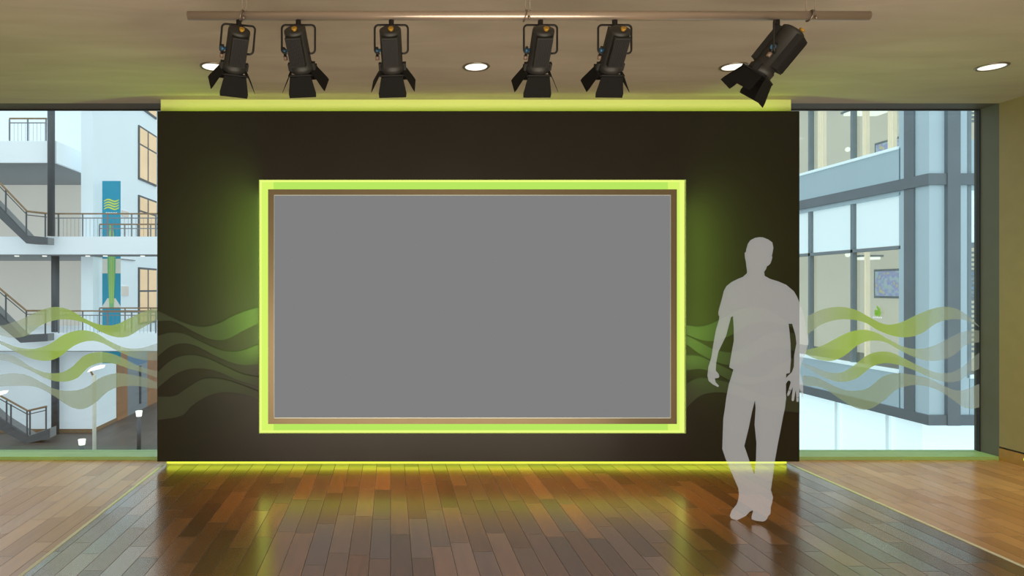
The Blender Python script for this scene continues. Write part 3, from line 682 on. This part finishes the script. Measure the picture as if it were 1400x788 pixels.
# banner
bd = 25.62; bn = thing('hanging_banner', (X(152, bd), bd, Z(497, bd)), 'tall teal banner with lime wave emblem and green stripe', 'banner')
def bq(name, x0, x1, y0, y1, m, off=0): return obj(name, B(X(x0, bd), X(x1, bd), bd-.01-off, bd-off, Z(y1, bd), Z(y0, bd)), m, bn)
bq('cloth', 140, 165, 247.6, 354, M['teal'])
bq('cloth', 140, 165, 354, 374, M['bbeige'])
obj('cloth', prism(BM(), [(X(a, bd), Z(b, bd)) for a, b in ((140, 374), (165, 374), (165, 419), (158, 408), (147, 408), (140, 419))], bd-.01, bd), M['teal'], bn)
obj('cloth', prism(BM(), [(X(a, bd), Z(b, bd)) for a, b in ((140, 419), (147, 408), (158, 408), (165, 419), (165, 421), (140, 421))], bd-.01, bd), M['bbeige'], bn)
bq('cloth', 140, 165, 421, 497, M['teal'])
obj('stripe', prism(BM(), [(X(a, bd), Z(b, bd)) for a, b in ((150, 308), (155, 308), (158.5, 350), (158, 374), (155.5, 422), (150, 422), (147.5, 374), (147.3, 350))], bd-.03, bd-.012), M['bgreen'], bn)
sb = BM()
for px in (150.8, 153, 155.2): box(sb, X(px-.3, bd), X(px+.3, bd), bd-.035, bd-.03, Z(415, bd), Z(316, bd))
obj('stripe_lines', sb, M['blime'], bn)
eb = BM()
for k in range(4):
    T = []; n = 20
    for q in range(n+1):
        u_ = q/n; px = 142.3+20.3*u_; py = 274.2+k*3.6-1.8*math.sin(u_*2*math.pi)-(u_-.5)*2.0
        T.append((px, py))
    r_ = []
    for q, (px, py) in enumerate(T):
        th = .75+.35*math.sin(math.pi*q/n)
        r_.append((eb.verts.new(W(px, py-th, bd-.02)), eb.verts.new(W(px, py+th, bd-.02))))
    for a, b in zip(r_, r_[1:]): eb.faces.new((a[0], b[0], b[1], a[1]))
obj('wave_emblem', eb, M['blime'], bn)
lbm = BM()
for k in range(9): box(lbm, X(145+k*1.75, bd), X(146.2+k*1.75, bd), bd-.02, bd-.012, Z(292.6, bd), Z(290.4+.5*(k % 2), bd))
obj('lettering', lbm, M['white2'], bn)

# lamps outside
def lamp_post(px, base_y, top_y, label, d, head):
    t_ = thing('lamp_post', (X(px, d), d, GZ), label, 'street lamp', 'lamp posts outside the left window')
    obj('pole', tube(BM(), [(X(px, d), d, GZ), (X(px, d), d, Z(top_y, d))], .05, 12), M['alum'], t_)
    h = prism(BM(), [(X(a, d), Z(b, d)) for a, b in head], d-.15, d+.15); obj('lamp_head', h, M['strip'], t_)
    obj('bracket', tube(BM(), [(X(px, d), d, Z(top_y+4, d)), (X(px-5, d), d, Z(top_y-5, d)), (X(px-1, d), d, Z(top_y-8, d))], .03, 8), M['wood'], t_)
lamp_post(129, 615, 513, 'slim pale lamp post with angled bright head, in front of the white wall', 17.5, ((122, 508.5), (139, 504), (141, 500), (134, 500), (127, 503)))
lamp_post(-6, 640, 546, 'lamp head at the left edge above the lowest staircase', 17.5, ((-12, 545), (5, 539), (7.5, 535), (0, 535.5), (-8, 539)))
def bollard(px, ytop, ybody, d, label, hw=4.5):
    t_ = thing('bollard_light', (X(px, d), d, GZ), label, 'bollard light', 'bollard lights outside the left window')
    w = hw/F*d
    obj('post', tube(BM(), [(X(px, d), d, GZ), (X(px, d), d, Z(ybody, d))], w*.62, 16), M['steel'], t_)
    obj('lamp', tube(BM(), [(X(px, d), d, Z(ybody, d)), (X(px, d), d, Z(ytop, d))], w, 16, radii=[w*.8, w]), M['strip'], t_)
bollard(112, 601, 608.5, 18.0, 'bright bollard light standing nearest the window sill', 5)
bollard(190, 562, 569.5, 22.2, 'bright bollard light farther back by the glass doors', 4.5)

# ------------------------------------------------------------------ blue office block outside the right window
ofx, ofd = 9.0, 11.0
ob_ = thing('office_block', (ofx, ofd, GZ), 'pale blue office block with steel bands seen through the right window', 'building')
FAR = 26; XE = 15
def dside(px): return F*ofx/(px-CX)
z_b0, z_b1, z_w0, z_w1, z_c0, z_c1, z_u0 = -.80, -.63, -.01, 3.13, 3.21, 3.40, 3.97
s = BM()
for (a, b) in ((z_b1, z_w0), (z_w1, z_c0), (z_c1, z_u0), (7.2, 8.3)):
    box(s, ofx, ofx+.25, dside(1231), FAR, a, b); box(s, X(1325, ofd), XE, ofd, ofd+.25, a, b)
obj('spandrels', s, M['fac'], ob_)
s = BM()
box(s, ofx, X(1297, ofd), ofd, dside(1229), z_b1, 9); 
box(s, X(1313, ofd), X(1326, ofd), ofd, ofd+.25, z_b1, 9)
obj('corner_pier', s, M['fac2'], ob_)
s = BM()
for (a, b) in ((z_b0, z_b1), (z_c0, z_c1), (8.3, 8.5)):
    box(s, ofx-.05, ofx+.2, ofd+.2, FAR, a, b); box(s, ofx-.05, XE, ofd-.05, ofd+.2, a, b)
obj('steel_bands', s, M['fdark'], ob_)
obj('steel_column', B(ofx-.03, ofx+.02, dside(1251.5), dside(1238), z_b0, 9), M['fdark'], ob_)
obj('steel_column', B(X(1296, ofd-.07), X(1313.5, ofd-.07), ofd-.07, ofd+.2, z_b0, 9), M['fdark'], ob_)
s = BM()
box(s, ofx+.02, ofx+.10, dside(1231)-.02, dside(1231)+.02, z_w0, 7.2)
ds = [dside(1164), dside(1106)]; stp = ds[1]-ds[0]; d_ = ds[0]
mull = [ds[0]+k*stp for k in range(9)]
for d_ in mull: box(s, ofx+.0, ofx+.09, d_-.03, d_+.03, z_w0, z_w1); box(s, ofx+.0, ofx+.09, d_-.03, d_+.03, z_u0, 7.2)
for zt in (2.21, ): box(s, ofx, ofx+.1, dside(1231), FAR, zt-.03, zt+.03); box(s, X(1325, ofd), XE, ofd, ofd+.1, zt-.04, zt+.04)
for xx in (X(1325, ofd), X(1325, ofd)+1.27, X(1325, ofd)+2.54): box(s, xx-.03, xx+.03, ofd-.01, ofd+.1, z_w0, 7.2)
obj('mullions', s, M['fmull'], ob_)
s = BM(); box(s, ofx-.03, ofx+.06, dside(1229), FAR, z_w0-.01, z_w0+.05); box(s, X(1325, ofd), XE, ofd-.03, ofd+.05, z_w0-.01, z_w0+.05); box(s, ofx-.03, ofx+.06, dside(1229), FAR, z_u0-.02, z_u0+.03)
obj('window_ledge', s, M['blind'], ob_)
ed = [dside(1231)+.03]+mull
for a, b in zip(ed, ed[1:]):
    obj('roller_blind', B(ofx+.055, ofx+.065, a+.06, b-.06, 2.25, z_w1), M['blind'], ob_)
obj('roller_blind', B(X(1325, ofd)+.03, XE, ofd+.055, ofd+.065, 2.25, z_w1), M['blind'], ob_)
s = BM(); box(s, ofx+.07, ofx+.075, ed[0], FAR, z_w0, 2.2); box(s, ofx+.07, ofx+.075, ed[0], FAR, z_u0, 7.2); box(s, X(1325, ofd), XE, ofd+.07, ofd+.075, z_w0, 2.2); box(s, X(1325, ofd), XE, ofd+.07, ofd+.075, z_u0, 7.2)
obj('window_panes', s, glassmat('office_glass', (244, 248, 246), .08, .05), ob_)
s = BM(); box(s, ofx+2.0, ofx+2.2, ofd+1.3, FAR, -1, 8); box(s, ofx+.3, XE, ofd+2.2-.0, ofd+2.3, -1, 8) if False else None
obj('inner_wall', s, M['inter'], ob_)
obj('inner_wall', B(X(1325, ofd)-.2, XE, ofd+1.0, ofd+1.1, -1, 8), M['inter'], ob_)
s = BM(); box(s, ofx+.25, ofx+2.0, ofd+.3, FAR, -.6, -.02); box(s, ofx+.25, ofx+2.0, ofd+.3, FAR, 3.15, 3.38); box(s, ofx+.25, ofx+2.0, ofd+.3, FAR, 7.2, 7.3)
obj('inner_floors', s, M['iflr'], ob_)
s = BM()
for (a, b, z0, z1) in ((dside(1231), dside(1222), z_u0, 7.2), (dside(1196), dside(1187), z_u0, 7.2), (dside(1160), dside(1154), z_u0, 7.2), (dside(1104), dside(1095), z_u0, 7.2), (dside(1160), dside(1157), z_w0, 2.2)):
    n = 8; x0 = ofx+.35
    for k in range(n):
        a_, b__ = a+(b-a)*k/n, a+(b-a)*(k+1)/n; box(s, x0+.03*(k % 2), x0+.05+.03*(k % 2), a_, b__, z0, z1)
obj('curtains', s, M['icurt'], ob_)
s = BM(); box(s, ofx+.25, ofx+.3, ofd+.5, FAR, GZ, z_b0); box(s, ofx+.25, XE, ofd+.45, ofd+.5, GZ, z_b0)
obj('ground_glazing', s, M['lowgl'], ob_)
s = BM()
for d_ in (12.2, 13.6, 15.0): box(s, ofx+.2, ofx+.25, d_-.04, d_+.04, GZ, z_b0)
obj('ground_mullions', s, M['blind'], ob_)
# blinds in front window
for (z0, z1, n, lb) in ((.4, 2.15, 22, 'slatted grey blind in the lower office window at the right edge'), (4.3, 5.1, 12, 'slatted grey blind in the upper office window at the right edge')):
    s = BM()
    for k in range(n): z = z0+(z1-z0)*k/n; box(s, X(1327, ofd)+.05, X(1345, ofd)+.6, ofd+.12, ofd+.17, z, z+.035)
    tag(obj('window_blind', s, M['fmull']), lb, 'blind', 'slatted office blinds')
# pictures & lights inside the office
def on_inner(px, x=ofx+1.9): return F*x/(px-CX)
def picture(p0, p1, y0, y1, m, label):
    x = ofx+1.92; a, b = F*x/(p1-CX), F*x/(p0-CX); dm = (a+b)/2; z0, z1 = Z(y1, dm), Z(y0, dm)
    t_ = thing('framed_picture', (x, dm, z0), label, 'picture', 'framed flower pictures in the office')
    obj('picture_frame', B(x, x+.07, a-.05, b+.05, z0-.05, z1+.05), M['pframe'], t_)
    obj('print', B(x-.01, x+.0, a, b, z0, z1), m, t_)
picture(1198, 1231, 194, 206, M['flow'], 'violet flower picture in the upper office window')
picture(1197, 1232, 371, 405, M['flow'], 'violet flower picture in the lower office window')
x = X(1332, ofd+.95)
t_ = thing('framed_picture', (x, ofd+.97, 1.1), 'blue and gold picture at the right edge of the office block', 'picture')
obj('picture_frame', B(X(1325, ofd+.97), X(1352, ofd+.97), ofd+.96, ofd+.99, Z(409, ofd+.97), Z(369, ofd+.97)), M['pframe'], t_)
obj('print', B(X(1327, ofd+.95), X(1350, ofd+.95), ofd+.94, ofd+.96, Z(406, ofd+.95), Z(372, ofd+.95)), M['flow2'], t_)
def tubelight(p0, p1, y0, y1, label, zc=None, x=ofx+.9, w=.25):
    a, b = F*x/(p1-CX), F*x/(p0-CX)
    z = Z((y0+y1)/2, (a+b)/2) if zc is None else zc
    t_ = thing('office_light', (x, (a+b)/2, z), label, 'ceiling light', 'long ceiling lights in the office')
    obj('tube', B(x-w/2, x+w/2, a, b, z, z+.05), M['strip'], t_)
    obj('housing', B(x-w/2-.03, x+w/2+.03, a-.05, b+.05, z+.05, z+.09), M['fmull'], t_)
tubelight(1176, 1200, 150, 159, 'long bright strip light in the upper office window', w=.7)
tubelight(1178, 1192, 352, 356, 'short bright strip light in the lower office window', zc=2.08, w=.35)
s = tube(BM(), [(X(1328, 11.5), 11.45, Z(156, 11.5)), (X(1345, 11.5), 11.45, Z(152, 11.5))], .04, 10)
tag(obj('office_light', s, M['strip']), 'small bright light at the top right office window', 'ceiling light')
for (px, py, lb) in ((1159, 204.5, 'round white globe lamp in the upper office window'), (1159, 348.5, 'round white globe lamp in the lower office window')):
    x = ofx+.45; d_ = F*x/(px-CX); b_ = BM(); bmesh.ops.create_icosphere(b_, subdivisions=2, radius=.05, matrix=Matrix.Translation((x, d_, Z(py, d_))))
    tag(obj('globe_lamp', b_, M['strip']), lb, 'lamp', 'globe lamps in the office')
# lime emblem on glass
x = ofx+.052; em = thing('window_sticker', (x, dside(1200), Z(436, dside(1200))), 'small lime green leafy emblem sticker on the office window', 'sticker')
s = BM(); d0 = F*x/(1200.5-CX)
for (dx, dz, r) in ((-.045, .02, .035), (.03, .05, .042), (.0, .095, .03), (.055, -.005, .032), (-.02, -.04, .035), (.035, -.05, .03), (0, 0, .04), (-.055, -.03, .022)):
    n = 7; c0 = [s.verts.new((x-.01, d0-dx*1.1+r*1.0*math.cos(2*math.pi*k/n), Z(427.5, d0)+dz+r*math.sin(2*math.pi*k/n))) for k in range(n)]
    s.faces.new(c0)
obj('emblem', s, M['emb'], em)
s = BM()
for k in range(5): box(s, x-.012, x-.01, d0-.11+k*.048, d0-.11+k*.048+.034, Z(435.2, d0), Z(433.4, d0))
obj('lettering', s, M['white2'], em)

# ------------------------------------------------------------------ light
def area(name, loc, target, size, sy, energy, color, spread=math.pi):
    l = bpy.data.lights.new(name, 'AREA'); l.shape = 'RECTANGLE'; l.size = size; l.size_y = sy; l.energy = energy; l.color = color; l.spread = spread
    o = bpy.data.objects.new(name, l); C.objects.link(o); o.location = loc
    o.rotation_euler = (Vector(target)-Vector(loc)).to_track_quat('-Z', 'Y').to_euler(); return o
def spot(name, loc, target, ang, energy, color, blend=1, r=.05):
    l = bpy.data.lights.new(name, 'SPOT'); l.energy = energy; l.color = color; l.spot_size = math.radians(ang); l.spot_blend = blend; l.shadow_soft_size = r
    o = bpy.data.objects.new(name, l); C.objects.link(o); o.location = loc
    o.rotation_euler = (Vector(target)-Vector(loc)).to_track_quat('-Z', 'Y').to_euler(); return o
area('fill_uplight', (.6, .0, .6), (.6, 1.9, 3.0), 6, 2, 315, (1, .88, .70))  # added unseen fill lamp, brightens the ceiling from below
GR = (.5, 1, .12)
area('recess_glow', (ox0-.005, PD-.22, 1.60), (ox0-.8, PD, 1.60), .06, 1.4, 19, GR)
area('recess_glow', (ox1+.005, PD-.22, 1.52), (ox1+.8, PD, 1.52), .06, 1.4, 19, GR)
spot('green_wash', (3.6, 4.2, 2.9), (5.25, 5.3, .35), 60, 26, (.55, 1, .1))
spot('green_wash', (-3.0, 4.4, 2.9), (-3.2, 5.9, .0), 60, 22, (.55, 1, .1))
for x_ in (-.5, .65, 1.8): spot('warm_floor_pool', (x_, 4.95, 2.95), (x_, 5.08, 0), 50, 260, (1, .64, .36))
spot('warm_floor_pool', (4.5, 3.6, 2.9), (4.6, 4.7, 0), 74, 115, (1, .70, .40))
spot('warm_floor_pool', (-3.4, 3.6, 2.9), (-3.5, 4.7, 0), 74, 85, (1, .70, .46))

wd = bpy.data.worlds.new('world'); bpy.context.scene.world = wd; wd.use_nodes = True
bg = wd.node_tree.nodes['Background']; bg.inputs['Color'].default_value = (.92, .965, 1, 1); bg.inputs['Strength'].default_value = 1.25

cam = bpy.data.cameras.new('camera'); co = bpy.data.objects.new('camera', cam); C.objects.link(co)
co.location = (0, 0, CZ); co.rotation_euler = (math.pi/2, 0, 0)
cam.sensor_width = 36; cam.lens = 36*F/1400; cam.shift_x = (700-CX)/1400; cam.clip_end = 200
bpy.context.scene.camera = co
bpy.context.scene.view_settings.view_transform = 'Standard'
bpy.context.scene.view_settings.look = 'None'
